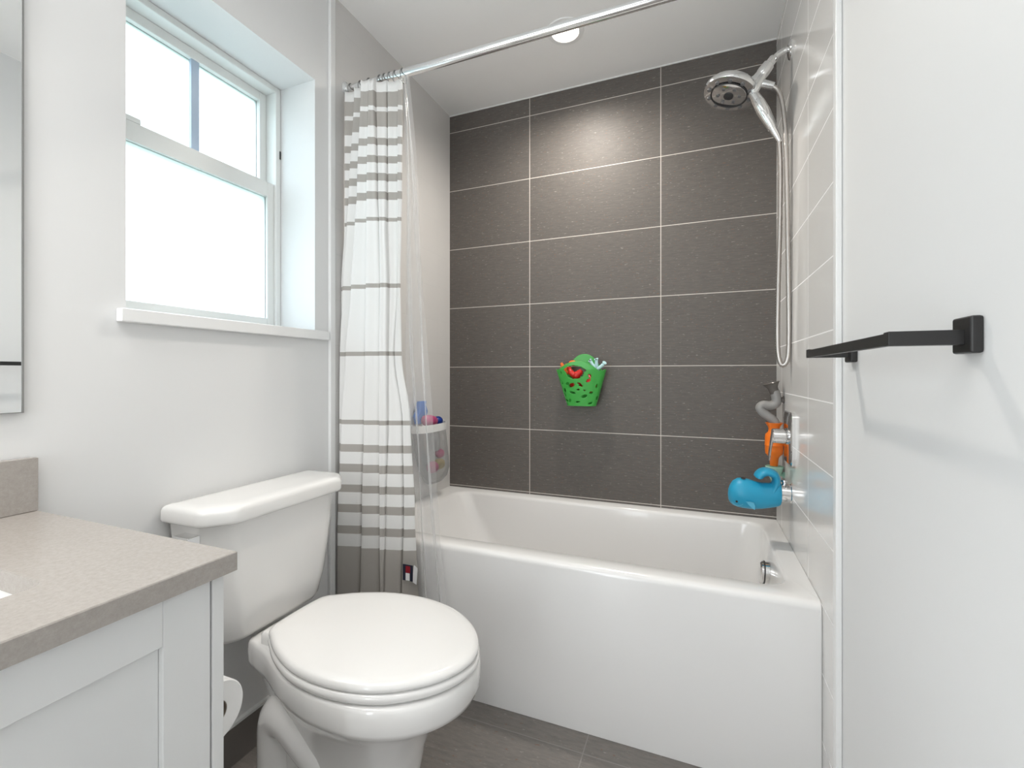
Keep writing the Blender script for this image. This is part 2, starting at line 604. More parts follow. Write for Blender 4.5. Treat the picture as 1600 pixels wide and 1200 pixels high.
bm = bmesh.new()
IX0, IX1, IY0, IY1 = 0.105, 1.452, 1.470, 2.055
rings = [ring_of(TX0, TX1, TY0, TY1, 0.004, 0.001),
         ring_of(TX0, TX1, TY0, TY1, 0.004, TZ - 0.020),
         ring_of(TX0, TX1, TY0 + .0025, TY1, 0.004, TZ - 0.010),
         ring_of(TX0, TX1, TY0 + .009, TY1, 0.004, TZ - 0.003),
         ring_of(TX0 + .001, TX1 - .001, TY0 + .020, TY1 - .001, 0.004, TZ),
         ring_of(IX0 - .014, IX1 + .010, IY0 - .012, IY1 + .010, 0.075, TZ),
         ring_of(IX0 - .004, IX1 + .003, IY0 - .003, IY1 + .003, 0.075, TZ - 0.004),
         ring_of(IX0 + .004, IX1, IY0, IY1, 0.075, TZ - 0.014),
         ring_of(IX0 + .050, IX1 - .008, IY0 + .006, IY1 - .008, 0.085, TZ - 0.11),
         ring_of(IX0 + .140, IX1 - .022, IY0 + .018, IY1 - .022, 0.10, TZ - 0.26),
         ring_of(IX0 + .220, IX1 - .045, IY0 + .040, IY1 - .045, 0.12, TZ - 0.365),
         ring_of(IX0 + .280, IX1 - .080, IY0 + .075, IY1 - .080, 0.12, TZ - 0.395),
         ring_of(IX0 + .400, IX1 - .170, IY0 + .160, IY1 - .160, 0.10, TZ - 0.402)]
loft(bm, rings)
build('basin', bm, 'acrylic', tub, smooth=50)
bm = bmesh.new()
lathe(bm, [(0, 0.037), (0.006, 0.037), (0.012, 0.036), (0.026, 0.036), (0.030, 0.032), (0.031, 0.0)],
      (1.446, 1.790, 0.415), (-1, 0, 0.06), 40, True, False)
od = build('overflow_cover', bm, 'chrome', tub, smooth=35)
bm = bmesh.new()
lathe(bm, [(0.0, 0.0385), (0.004, 0.0385)], (1.4305, 1.790, 0.416), (-1, 0, 0.06), 40)
build('cover_slot', bm, 'dark', od, smooth=35)

# ================================================================== TOILET
TC = 0.938
toilet = thing('toilet', 'white two-piece toilet between the vanity and the shower curtain', 'toilet', (0.40, TC, 0))


def egg(ctrl, n_=10):
    """closed smooth outline symmetric in y from (x, half width) pairs, first and last on the axis"""
    pts = [(x, -w) for x, w in ctrl] + [(x, w) for x, w in reversed(ctrl[1:-1])]
    k = len(pts)
    out = []
    for i in range(k):
        a, b_, c, d = (Vector((*pts[(i + j) % k], 0)) for j in (-1, 0, 1, 2))
        for s in range(n_):
            t = s / n_
            p = 0.5 * ((2 * b_) + (c - a) * t + (2 * a - 5 * b_ + 4 * c - d) * t * t + (3 * b_ - a - 3 * c + d) * t ** 3)
            out.append((p.x, p.y))
    return out


def eggring(o2, s, z, ax=0.46, dx=0.0, sy=None):
    sy = s if sy is None else sy
    return [(ax + (x - ax) * s + dx, TC + y * sy, z) for x, y in o2]


O_TOP = egg([(0.128, 0), (0.130, 0.060), (0.138, 0.088), (0.165, 0.098), (0.23, 0.118), (0.33, 0.163), (0.42, 0.187),
             (0.50, 0.193), (0.58, 0.184), (0.65, 0.155), (0.70, 0.112), (0.732, 0.058), (0.742, 0)])
O_BASE = egg([(0.205, 0), (0.206, 0.040), (0.211, 0.060), (0.225, 0.072), (0.26, 0.084), (0.31, 0.094), (0.37, 0.102),
              (0.42, 0.104), (0.47, 0.102), (0.52, 0.092), (0.555, 0.070), (0.575, 0.036), (0.582, 0)])


def lerp_ring(s, t, z):
    a = eggring(O_TOP, s, z)
    b_ = eggring(O_BASE, 1.0, z)
    return [tuple(pa[i] * (1 - t) + pb[i] * t for i in range(3)) for pa, pb in zip(a, b_)]


bm = bmesh.new()
loft(bm, [lerp_ring(1, 1.0, 0.0), lerp_ring(1, 1.0, 0.05), lerp_ring(1, 0.98, 0.12), lerp_ring(0.97, 0.86, 0.20),
          lerp_ring(0.95, 0.62, 0.275), lerp_ring(0.945, 0.32, 0.318), lerp_ring(0.955, 0.10, 0.338),
          lerp_ring(0.985, 0.0, 0.348), lerp_ring(1.0, 0.0, 0.360), lerp_ring(1.005, 0, 0.385), lerp_ring(1.0, 0, 0.404),
          lerp_ring(0.985, 0, 0.411), lerp_ring(0.95, 0, 0.4135), lerp_ring(0.5, 0, 0.4135)])
bowl = build('bowl', bm, 'porcelain', toilet, smooth=60)
for s in (-1, 1):
    bm = bmesh.new()
    p = smooth_path([(0.42, TC + s * 0.066, 0.10), (0.36, TC + s * 0.074, 0.19), (0.29, TC + s * 0.074, 0.245),
                     (0.235, TC + s * 0.064, 0.225), (0.222, TC + s * 0.058, 0.12), (0.222, TC + s * 0.056, 0.002)], 8)
    tube(bm, p, [0.030 + 0.028 * math.sin(PI * min(1, (i + 4) / 18) / 2) for i in range(len(p))], 20)
    build('trapway', bm, 'porcelain', toilet, smooth=60)

O_LID = egg([(0.205, 0), (0.207, 0.055), (0.214, 0.090), (0.240, 0.112), (0.30, 0.150), (0.38, 0.182), (0.46, 0.194),
             (0.54, 0.189), (0.62, 0.164), (0.69, 0.114), (0.73, 0.060), (0.746, 0)])
bm = bmesh.new()
loft(bm, [eggring(O_LID, .95, .4165), eggring(O_LID, .985, .418), eggring(O_LID, 1.0, .423), eggring(O_LID, 1.004, .430),
          eggring(O_LID, .995, .4365), eggring(O_LID, .96, .4385)])
build('seat', bm, 'seat', toilet, smooth=60)
bm = bmesh.new()
loft(bm, [eggring(O_LID, .95, .4405), eggring(O_LID, .985, .4415), eggring(O_LID, .996, .446), eggring(O_LID, .994, .451),
          eggring(O_LID, .978, .4575), eggring(O_LID, .945, .4612), eggring(O_LID, .88, .4628), eggring(O_LID, .7, .4642),
          eggring(O_LID, .35, .4652)])
build('seat_lid', bm, 'seat', toilet, smooth=60)
for s in (-1, 1):
    bm = bmesh.new()
    loft(bm, [ring3(rrect(0.205, TC + s * 0.072, 0.020, 0.022, 0.010), z) for z in (0.4125, 0.436)]
         + [ring3(rrect(0.205, TC + s * 0.072, 0.015, 0.017, 0.008), 0.442)])
    build('hinge', bm, 'seat', toilet, smooth=50)


TT = 0.945


def tank_outline(x0, x1, hw, ch, chx, r_=0.012, inset=0.0):
    """back corners square-ish, front corners cut at a slant and rounded; equal counts"""
    x0 += inset
    x1 -= inset
    hw -= inset
    cor = [(x0, -hw), (x1 - chx, -hw), (x1, -hw + ch), (x1, hw - ch), (x1 - chx, hw), (x0, hw)]
    out = []
    k = len(cor)
    for i in range(k):
        p, a, b_ = Vector(cor[i]), Vector(cor[i - 1]), Vector(cor[(i + 1) % k])
        rr = r_ if i in (0, 5) else r_ * 1.8
        e0 = p + (a - p).normalized() * rr
        e1 = p + (b_ - p).normalized() * rr
        for j in range(7):
            t = j / 6
            q = e0 * (1 - t) ** 2 + p * 2 * t * (1 - t) + e1 * t * t
            out.append((q.x, TT + q.y))
    return out


bm = bmesh.new()
loft(bm, [ring3(tank_outline(.060, .100, .105, .03, .02), .4150),
          ring3(tank_outline(.035, .128, .140, .035, .025), .4155),
          ring3(tank_outline(.022, .142, .160, .040, .030), .4220),
          ring3(tank_outline(.016, .150, .170, .044, .034), .4360),
          ring3(tank_outline(.014, .160, .186, .046, .040), .5000),
          ring3(tank_outline(.012, .168, .200, .048, .044), .6000),
          ring3(tank_outline(.012, .174, .214, .050, .046), .7380)])
build('tank', bm, 'porcelain', toilet, smooth=45)
bm = bmesh.new()
TO = lambda ins, z: ring3(tank_outline(.006, .198, .231, .056, .050, .009, ins), z)
loft(bm, [TO(.012, .7382), TO(.004, .7385), TO(.001, .7415), TO(0, .746), TO(.0005, .767), TO(.003, .774), TO(.008, .7785),
          TO(.015, .781), TO(.028, .7822), TO(.040, .7825)])
build('tank_lid', bm, 'porcelain', toilet, smooth=60)
fl = build('flush_lever', B((0.070, 0.122, 0.706, 0.737, 0.690, 0.716)), 'chrome', toilet, bevel=0.002)
bm = bmesh.new()
lathe(bm, [(0, 0.011), (0.02, 0.011)], (0.096, 0.7365, 0.703), (0, 1, 0), 20)
build('lever_stem', bm, 'chrome', fl, smooth=40)

# ================================================================== VANITY
van = thing('vanity_cabinet', 'white shaker vanity cabinet under the grey counter', 'cabinet', (0.28, 0.05, 0))
build('side_panel', B((0.002, 0.560, 0.4590, 0.4770, 0.0, 0.8025)), 'cabinet', van, bevel=0.0012)
build('carcass', B((0.002, 0.538, -0.66, -0.64, 0.0, 0.8025), (0.002, 0.53, -0.64, 0.4585, 0.09, 0.11),
                   (0.520, 0.538, -0.64, 0.4585, 0.11, 0.135), (0.520, 0.538, -0.64, 0.4585, 0.775, 0.8025),
                   (0.520, 0.538, 0.435, 0.4585, 0.135, 0.775), (0.520, 0.538, -0.64, -0.60, 0.135, 0.775),
                   (0.520, 0.538, -0.11, -0.08, 0.135, 0.775)), 'cabinet', van)
build('toe_kick', B((0.47, 0.485, -0.64, 0.4585, 0.0, 0.09)), 'cabinet', van)


def shaker(y0, y1, z0, z1):
    fw = 0.064
    bm = B((0.540, 0.560, y0, y0 + fw, z0, z1), (0.540, 0.560, y1 - fw, y1, z0, z1),
           (0.540, 0.560, y0 + fw, y1 - fw, z1 - fw, z1), (0.540, 0.560, y0 + fw, y1 - fw, z0, z0 + fw),
           (0.541, 0.551, y0 + fw, y1 - fw, z0 + fw, z1 - fw))
    return build('door', bm, 'cabinet', van, bevel=0.0012)


shaker(-0.094, 0.4565, 0.10, 0.800)
shaker(-0.648, -0.098, 0.10, 0.800)

# counter with the sink cut-out
bm = bmesh.new()
ox0, ox1, oy0, oy1 = 0.002, 0.574, -0.68, 0.489
in4 = rrect(0.294, 0.086, 0.154, 0.235, 0.018, 5, 4)
OUT = rrect((ox0 + ox1) / 2, (oy0 + oy1) / 2, (ox1 - ox0) / 2, (oy1 - oy0) / 2, 0.002, 5, 4)
loft(bm, [ring3(in4, 0.803), ring3(OUT, 0.803), ring3(OUT, 0.8295), ring3([(x + (0.288 - x) * 0.004, y + (-0.1 - y) * 0.003) for x, y in OUT], 0.831),
          ring3(in4, 0.831), ring3(in4, 0.803)], False, False)
bmesh.ops.remove_doubles(bm, verts=bm.verts[:], dist=1e-6)
ct = build('countertop', bm, 'quartz')
tag(ct, 'grey-beige quartz countertop on the white vanity cabinet', 'countertop')
bs = build('backsplash', B((0.002, 0.021, -0.68, 0.4885, 0.8315, 0.935)), 'quartz', bevel=0.001)
tag(bs, 'low grey quartz backsplash standing on the counter against the wall', 'backsplash')
bm = bmesh.new()
loft(bm, [ring3(rrect(0.294, 0.086, 0.175, 0.256, 0.03, 5, 4), 0.8028), ring3(rrect(0.294, 0.086, 0.160, 0.241, 0.024, 5, 4), 0.8028),
          ring3(rrect(0.294, 0.086, 0.157, 0.238, 0.024, 5, 4), 0.795),
          ring3(rrect(0.294, 0.086, 0.150, 0.231, 0.03, 5, 4), 0.72), ring3(rrect(0.294, 0.086, 0.125, 0.206, 0.04, 5, 4), 0.675),
          ring3(rrect(0.294, 0.086, 0.02, 0.02, 0.01, 5, 4), 0.668)], False, True)
sk = build('sink', bm, 'porcelain', smooth=50, solid=0.006)
tag(sk, 'white undermount sink basin in the grey counter', 'sink')

# mirror
mir = thing('mirror', 'wall mirror over the counter at the frame edge', 'mirror', (0.0, -0.1, 1.023))
build('glass', B((0.003, 0.010, -0.70, 0.4685, 1.0245, 2.08)), 'mirror', mir)
build('frame', B((0.001, 0.0112, 0.4685, 0.4715, 1.023, 2.0815), (0.001, 0.0112, -0.703, -0.70, 1.023, 2.0815),
                 (0.001, 0.0112, -0.70, 0.4685, 1.023, 1.0245), (0.001, 0.0112, -0.70, 0.4685, 2.08, 2.0815)), 'mirror_edge', mir)

# toilet paper roll on its holder
tph = thing('toilet_paper_holder', 'black paper holder on the end of the vanity', 'paper holder', (0.32, 0.477, 0.527))
bm = bmesh.new()
tube(bm, smooth_path([(0.325, 0.480, 0.527), (0.325, 0.520, 0.527), (0.330, 0.537, 0.527), (0.345, 0.541, 0.527), (0.462, 0.541, 0.527)], 6), 0.0075, 14)
build('arm', bm, 'black', tph, smooth=50)
bm = bmesh.new()
lathe(bm, [(0, 0.024), (0.008, 0.024), (0.010, 0.022)], (0.325, 0.4775, 0.527), (0, 1, 0), 28)
build('wall_plate', bm, 'black', tph, smooth=40)
tpr = thing('toilet_paper_roll', 'white toilet paper roll beside the vanity end', 'toilet paper', (0.40, 0.541, 0.527))
bm = bmesh.new()
prof = [(0.0, 0.0205), (0.0, 0.050), (0.002, 0.052), (0.098, 0.052), (0.100, 0.050), (0.100, 0.0205), (0.0, 0.0205)]
lathe(bm, prof, (0.352, 0.541, 0.5150), (1, 0, 0), 48, False, False)
bmesh.ops.remove_doubles(bm, verts=bm.verts[:], dist=1e-6)
build('paper', bm, 'paper', tpr, smooth=40)
bm = bmesh.new()
prof = [(0.001, 0.0195), (0.001, 0.0204), (0.099, 0.0204), (0.099, 0.0195), (0.001, 0.0195)]
lathe(bm, prof, (0.352, 0.541, 0.5150), (1, 0, 0), 40, False, False)
bmesh.ops.remove_doubles(bm, verts=bm.verts[:], dist=1e-6)
build('core', bm, 'card', tpr, smooth=40)

# ================================================================== TOWEL BAR
tb = thing('towel_bar', 'matte black square towel bar on the white wall', 'towel bar', (W, 0.93, 1.14))
bx = 1.439
build('bar', B((bx, bx + 0.009, 0.725, 1.160, 1.1335, 1.1495)), 'black', tb, bevel=0.0008)
for y in (0.7165, 1.167):
    p = build('mounting_plate', B((W - 0.0125, W, y - 0.022, y + 0.022, 1.1225, 1.1665)), 'black', tb, bevel=0.003)
    build('post', B((bx - 0.001, W - 0.012, y - 0.0085, y + 0.0085, 1.133, 1.151)), 'black', p, bevel=0.001)

# ================================================================== SHOWER CURTAIN ROD, RINGS, CURTAIN, LINER
RY, RZ = 1.353, 2.152
rod = thing('curtain_rod', 'shiny metal curtain rod spanning the tub alcove', 'curtain rod', (0.76, RY, RZ))
bm = bmesh.new()
tube(bm, [(0.012, RY, RZ), (W - 0.012, RY, RZ)], 0.0142, 24)
build('tube', bm, 'rod_metal', rod, smooth=40)
for x, s in ((0.0102, 1), (W - 0.0102, -1)):
    bm = bmesh.new()
    lathe(bm, [(0, 0.026), (0.003, 0.026), (0.007, 0.020), (0.010, 0.0165)], (x, RY, RZ), (s, 0, 0), 28)
    build('end_flange', bm, 'rod_metal', rod, smooth=40)

ring_xs = [0.034, 0.080, 0.118, 0.165, 0.186, 0.208, 0.232, 0.262]
ring_names = ['in the far left by the wall', 'second from the tiled side wall', 'third from the tiled side wall',
              'fourth from the tiled side wall', 'fifth from the tiled side wall', 'sixth from the tiled side wall',
              'second to last before the bare rod', 'last before the bare rod']
ring_names[0] = 'closest to the tiled side wall'
ring0 = None
for x, nm in zip(ring_xs, ring_names):
    lab = 'small dark metal curtain ring on the rod, ' + nm
    if ring0 is None:
        bm = bmesh.new()
        pts = [(0.0, 0.0195 * math.cos(a), 0.0255 * math.sin(a)) for a in [2 * PI * i / 40 for i in range(40)]]
        rings = []
        for i, p in enumerate(pts):
            a = 2 * PI * i / 40
            nrm = Vector((0, math.cos(a), math.sin(a)))
            rings.append([Vector(p) + nrm * 0.0016 * math.cos(b_) + Vector((1, 0, 0)) * 0.0016 * math.sin(b_)
                          for b_ in [2 * PI * j / 8 for j in range(8)]])
        loft(bm, rings + [rings[0]], False, False)
        bmesh.ops.remove_doubles(bm, verts=bm.verts[:], dist=1e-6)
        ring0 = build('curtain_ring', bm, 'ring_metal', smooth=60)
        ring0.location = (x, RY, RZ - 0.0098)
        tag(ring0, lab, 'curtain ring', 'rings of the shower curtain')
    else:
        c = ring0.copy()
        C.objects.link(c)
        c.location = (x, RY, RZ - 0.0098)
        c['label'] = lab

# fabric: fold crests tracked down the height
# left edge of each fold, then the right hem
tracks = {2.12: [0.026, 0.075, 0.124, 0.153, 0.169, 0.208, 0.25, 0.262],
          1.73: [0.029, 0.052, 0.104, 0.145, 0.181, 0.208, 0.247, 0.259],
          1.635: [0.029, 0.044, 0.094, 0.144, 0.187, 0.208, 0.246, 0.256],
          1.41: [0.013, 0.028, 0.076, 0.14, 0.193, 0.216, 0.245, 0.251],
          1.17: [0.003, 0.018, 0.051, 0.134, 0.19, 0.214, 0.23, 0.251],
          0.92: [-0.003, 0.012, 0.034, 0.126, 0.188, 0.214, 0.264, 0.288],
          0.62: [-0.015, 0.0, 0.022, 0.117, 0.188, 0.205, 0.269, 0.304],
          0.3: [-0.04, -0.024, -0.001, 0.112, 0.188, 0.197, 0.261, 0.32]}
zs = sorted(tracks, reverse=True)
ZBOT = 0.235


def crests(z):
    if z >= zs[0]:
        return tracks[zs[0]]
    for a, b_ in zip(zs, zs[1:]):
        if a >= z >= b_:
            t = (a - z) / (a - b_)
            t = t * t * (3 - 2 * t)
            return [p * (1 - t) + q * t for p, q in zip(tracks[a], tracks[b_])]
    return tracks[zs[-1]]


crest_y = [1.328, 1.316, 1.300, 1.306, 1.318, 1.334, 1.343]


def curtain_row(z):
    c = crests(z)
    for i in range(len(c)):        # keep the folds off the wall
        c[i] = max(c[i], 0.0135 + 0.0035 * i)
    e = max(0.0, min(1.0, (2.13 - z) / 0.35))
    low = max(0.0, min(1.0, (0.9 - z) / 0.6))
    pts = [Vector((c[0] + 0.003, crest_y[0] + 0.022, z))]
    for i in range(7):
        x0, x1 = c[i], c[i + 1]
        w = x1 - x0
        y0 = crest_y[i] + 0.004 * math.sin(2.9 * z + 1.9 * i) - (0.012 * low if i == 0 else 0)
        sag = min(0.30 * w, 0.020 if i < 4 else 0.012)
        pts.append(Vector((x0, y0 + 0.002, z)))
        pts.append(Vector((x0 + 0.12 * w, y0 - 0.0015, z)))
        pts.append(Vector((x0 + 0.50 * w, y0 + 0.45 * sag, z)))
        pts.append(Vector((x0 + 0.84 * w, y0 + sag, z)))
        if i < 6:
            pts.append(Vector((x1 - 0.08 * w - 0.001, y0 + sag + 0.010 + (0.012 if i < 4 else 0.004) * e, z)))
        else:
            pts.append(Vector((x1, y0 + sag + 0.004, z)))
    return smooth_path(pts, 7)


bands = [(2.091, 2.035), (2.019, 1.965), (1.925, 1.900), (1.862, 1.837), (1.801, 1.774), (1.736, 1.709), (1.646, 1.633),
         (1.415, 1.400), (1.177, 1.162), (0.935, 0.919), (0.848, 0.821), (0.778, 0.749), (0.704, 0.677), (0.634, 0.605),
         (0.558, 0.529), (0.484, ZBOT)]
levels = [2.134]
for a, b_ in bands:
    levels += [a, b_]
rows = []
isband = []
for i, (a, b_) in enumerate(zip(levels, levels[1:])):
    k = max(1, int((a - b_) / 0.016))
    for j in range(k):
        rows.append(a + (b_ - a) * j / k)
        isband.append(i % 2)
rows.append(levels[-1])

cur = thing('shower_curtain', 'white fabric shower curtain with taupe stripes bunched by the wall', 'shower curtain', (0.15, 1.33, ZBOT))
bm = bmesh.new()
grid = []
for z in rows:
    pr_ = curtain_row(z)
    top = 0.007 if z > 2.1 else 0.0
    row = []
    for i, p in enumerate(pr_):
        zz = p.z
        if z > 2.07:   # scalloped heading between the rings
            zz -= 0.012 * (0.5 - 0.5 * math.cos(2 * PI * i / 35)) * (z - 2.07) / 0.064
        row.append(bm.verts.new((max(p.x, 0.0125), p.y, zz)))
    grid.append(row)
for k, (a, b_) in enumerate(zip(grid, grid[1:])):
    for i in range(len(a) - 1):
        f = bm.faces.new((a[i], a[i + 1], b_[i + 1], b_[i]))
        f.material_index = isband[k]
fab = build('fabric', bm, ['white_cloth', 'taupe_cloth'], cur, smooth=80, recalc=False)
md = fab.modifiers.new('thickness', 'SOLIDIFY')
md.thickness = 0.0012
# sewn flag label and white care tag near the hem
zt, zb = 0.452, 0.398
lx = 0.288
lab_o = build('flag_label', B((lx, lx + 0.040, 1.3115, 1.3130, zb, zt)), 'navy', cur)
build('red_half', B((lx + 0.012, lx + 0.030, 1.3108, 1.3114, zb + 0.027, zt - 0.004)), 'red_cloth', lab_o)
build('white_half', B((lx + 0.012, lx + 0.028, 1.3108, 1.3114, zb + 0.001, zb + 0.026)), 'white_label', lab_o)
bm = bmesh.new()
for q in ([(lx + 0.036, 1.313, zb - 0.001), (lx + 0.056, 1.309, zb - 0.006), (lx + 0.062, 1.307, zt - 0.004), (lx + 0.044, 1.313, zt + 0.002)],):
    bm.faces.new([bm.verts.new(p) for p in q])
build('care_tag', bm, 'white_label', cur, solid=0.0008)

# clear vinyl liner, hangs just inside the fabric
lt = {2.12: (0.276, 0.296), 1.84: (0.276, 0.318), 1.50: (0.273, 0.336), 1.15: (0.272, 0.362), 0.85: (0.300, 0.385),
      0.52: (0.325, 0.412), 0.30: (0.335, 0.438)}
lz = sorted(lt, reverse=True)


def liner_row(z):
    z_ = max(min(z, lz[0]), lz[-1])
    for a, b_ in zip(lz, lz[1:]):
        if a >= z_ >= b_:
            t = (a - z_) / (a - b_)
            x0 = lt[a][0] * (1 - t) + lt[b_][0] * t
            x1 = lt[a][1] * (1 - t) + lt[b_][1] * t
            break
    w = x1 - x0
    e = max(0.0, min(1.0, (2.12 - z) / 0.4))
    pts = []
    for i in range(9):
        u_ = i / 8
        y = 1.330 + 0.022 * e + (0.004 + 0.016 * e) * math.sin(i * PI / 2 * 1.02 + 0.35 * math.sin(4 * z)) * (1.0 if i < 8 else 0.5)
        pts.append(Vector((x0 + w * u_ + 0.004 * math.sin(6 * z + i), min(y, 1.378), z)))
    return smooth_path(pts, 5)


ln = bmesh.new()
gr = []
k = 90
for j in range(k + 1):
    z = 2.125 + (0.26 - 2.125) * j / k
    gr.append([ln.verts.new(p) for p in liner_row(z)])
for a, b_ in zip(gr, gr[1:]):
    for i in range(len(a) - 1):
        ln.faces.new((a[i], a[i + 1], b_[i + 1], b_[i]))
lin = build('shower_liner', ln, 'liner', smooth=80, recalc=False)
tag(lin, 'clear vinyl shower liner hanging beside the striped curtain', 'shower liner')

# ================================================================== SHOWER FITTINGS
PY = 1.80
WF = W - 0.010     # face of the tile
sh = thing('hand_shower', 'chrome shower head with docked hand wand and metal hose', 'shower head', (WF, PY, 2.2))
bm = bmesh.new()
lathe(bm, [(0, 0.030), (0.004, 0.031), (0.008, 0.028), (0.012, 0.014)], (WF, PY, 2.198), (-1, 0, 0), 32)
build('wall_flange', bm, 'chrome', sh, smooth=40)
bm = bmesh.new()
tube(bm, smooth_path([(WF, PY, 2.198), (1.495, PY, 2.200), (1.478, PY, 2.194), (1.462, PY, 2.182), (1.448, PY, 2.168)], 8), 0.0098, 18)
build('shower_arm', bm, 'chrome', sh, smooth=60)
ax = Vector((-0.80, 0, -1.0)).normalized()
bm = bmesh.new()
lathe(bm, [(0, 0.0125), (0.004, 0.0145), (0.022, 0.0145), (0.026, 0.019), (0.050, 0.021), (0.062, 0.020), (0.072, 0.016)],
      (1.462, PY, 2.184), ax, 28)
build('arm_nut', bm, 'chrome', sh, smooth=35)

# the head: face normal seen at a grazing angle
f_ = Vector((-0.3735, 0.9276, 0))
r_ = Vector((0.9276, 0.3735, 0))
u_ = Vector((0, 0, 1))
n_face = Vector((-0.285, -0.135, -0.949)).normalized()
hc = Vector((1.321, PY, 2.088))
bm = bmesh.new()
back = -n_face
lathe(bm, [(0.0, 0.0), (0.0, 0.078), (0.002, 0.086), (0.008, 0.089), (0.018, 0.088), (0.030, 0.080), (0.042, 0.064), (0.050, 0.045), (0.054, 0.020), (0.055, 0.0)],
      hc, back, 48, False, False)
hd = build('head_shell', bm, 'chrome', sh, smooth=40)
bm = bmesh.new()
lathe(bm, [(0, 0.0), (0.0, 0.056), (0.003, 0.060)], hc + n_face * 0.0045, back, 40, False, False)
build('face_plate', bm, 'chrome', hd, smooth=40)
fu, fw, fd = frame_of(n_face)
for i in range(10):
    a = 2 * PI * i / 10
    bm = bmesh.new()
    lathe(bm, [(0, 0.0075), (0.004, 0.0065)], hc + (fu * math.cos(a) + fw * math.sin(a)) * 0.070, n_face, 14)
    build('nozzle', bm, 'nozzle', hd, smooth=40)
for i in range(6):
    a = 2 * PI * (i + 0.5) / 6
    bm = bmesh.new()
    lathe(bm, [(0, 0.006), (0.003, 0.005)], hc + n_face * 0.0045 + (fu * math.cos(a) + fw * math.sin(a)) * 0.036, n_face, 14)
    build('nozzle', bm, 'nozzle', hd, smooth=40)
bm = bmesh.new()
lathe(bm, [(0, 0.017), (0.004, 0.016), (0.006, 0.010)], hc + n_face * 0.0045, n_face, 24)
build('centre_cap', bm, 'dark', hd, smooth=40)
bm = bmesh.new()
pts = [hc + n_face * 0.0035 + (fu * math.cos(2 * PI * i / 48) + fw * math.sin(2 * PI * i / 48)) * 0.0605 for i in range(49)]
tube(bm, pts, 0.0022, 8, False)
build('inner_ring', bm, 'dark', hd, smooth=60)
# bracket from the nut to the head, with the hose outlet
bm = bmesh.new()
tube(bm, smooth_path([(1.420, PY, 2.132), (1.405, PY, 2.118), (1.385, PY, 2.110), (1.352, PY + 0.008, 2.128)], 6),
     [0.019] * 7 + [0.020] * 6 + [0.024] * 6, 20)
build('neck', bm, 'chrome', sh, smooth=50)
bm = bmesh.new()
tube(bm, [(1.405, PY - 0.012, 2.104), (1.430, PY - 0.012, 2.094), (1.459, PY - 0.010, 2.081)], [0.014, 0.0135, 0.012], 20)
build('hose_outlet', bm, 'chrome', sh, smooth=40)
bm = bmesh.new()
tube(bm, [(1.425, PY - 0.012, 2.120), (1.404, PY - 0.022, 2.085), (1.396, PY - 0.020, 2.064)], [0.012, 0.016, 0.013], 16)
build('wand_cradle', bm, 'chrome', sh, smooth=40)
# hand wand
wp = [(1.385, PY - 0.010, 2.090), (1.402, PY - 0.014, 2.056), (1.414, PY - 0.014, 2.030), (1.428, PY - 0.012, 2.000), (1.444, PY - 0.010, 1.965),
      (1.456, PY - 0.006, 1.940), (1.460, PY - 0.005, 1.932), (1.471, PY - 0.002, 1.910), (1.478, PY, 1.894)]
bm = bmesh.new()
tube(bm, wp[:6], [0.013, 0.016, 0.019, 0.0205, 0.0175, 0.0145], 24)
wd = build('hand_wand', bm, 'chrome', sh, smooth=60)
bm = bmesh.new()
tube(bm, wp[5:], [0.0125, 0.0120, 0.0105, 0.0085], 20)
build('wand_ferrule', bm, 'chrome', wd, smooth=60)
bm = bmesh.new()
tube(bm, smooth_path([(1.408, PY - 0.033, 2.040), (1.418, PY - 0.035, 2.012), (1.434, PY - 0.031, 1.975)], 4), [0.004] + [0.009] * 7 + [0.004], 14, True, 0.35, (1, 0, 0.4))
build('wand_grip', bm, 'chrome', wd, smooth=60)


def hose_path():
    return smooth_path([(1.456, PY - 0.010, 2.082), (1.472, PY - 0.010, 2.064), (1.484, PY - 0.012, 2.020), (1.492, PY - 0.014, 1.94), (1.496, PY - 0.014, 1.830),
                        (1.500, PY - 0.012, 1.608), (1.504, PY - 0.006, 1.390), (1.5055, PY, 1.200), (1.501, PY + 0.002, 1.146), (1.490, PY + 0.006, 1.128),
                        (1.479, PY + 0.010, 1.146), (1.474, PY + 0.012, 1.215), (1.476, PY + 0.012, 1.392), (1.481, PY + 0.010, 1.610),
                        (1.482, PY + 0.006, 1.800), (1.4775, PY, 1.892)], 40)


hp = hose_path()
# ribbed metal hose: radius ripples along an evenly spaced path
ev = [hp[0]]
acc = 0.0
for a, b_ in zip(hp, hp[1:]):
    seg_l = (b_ - a).length
    acc += seg_l
    if acc >= 0.0030:
        ev.append(b_)
        acc = 0.0
bm = bmesh.new()
tube(bm, ev, [0.0082 if i % 2 else 0.0064 for i in range(len(ev))], 10)
build('hose', bm, 'steel', sh, smooth=70)

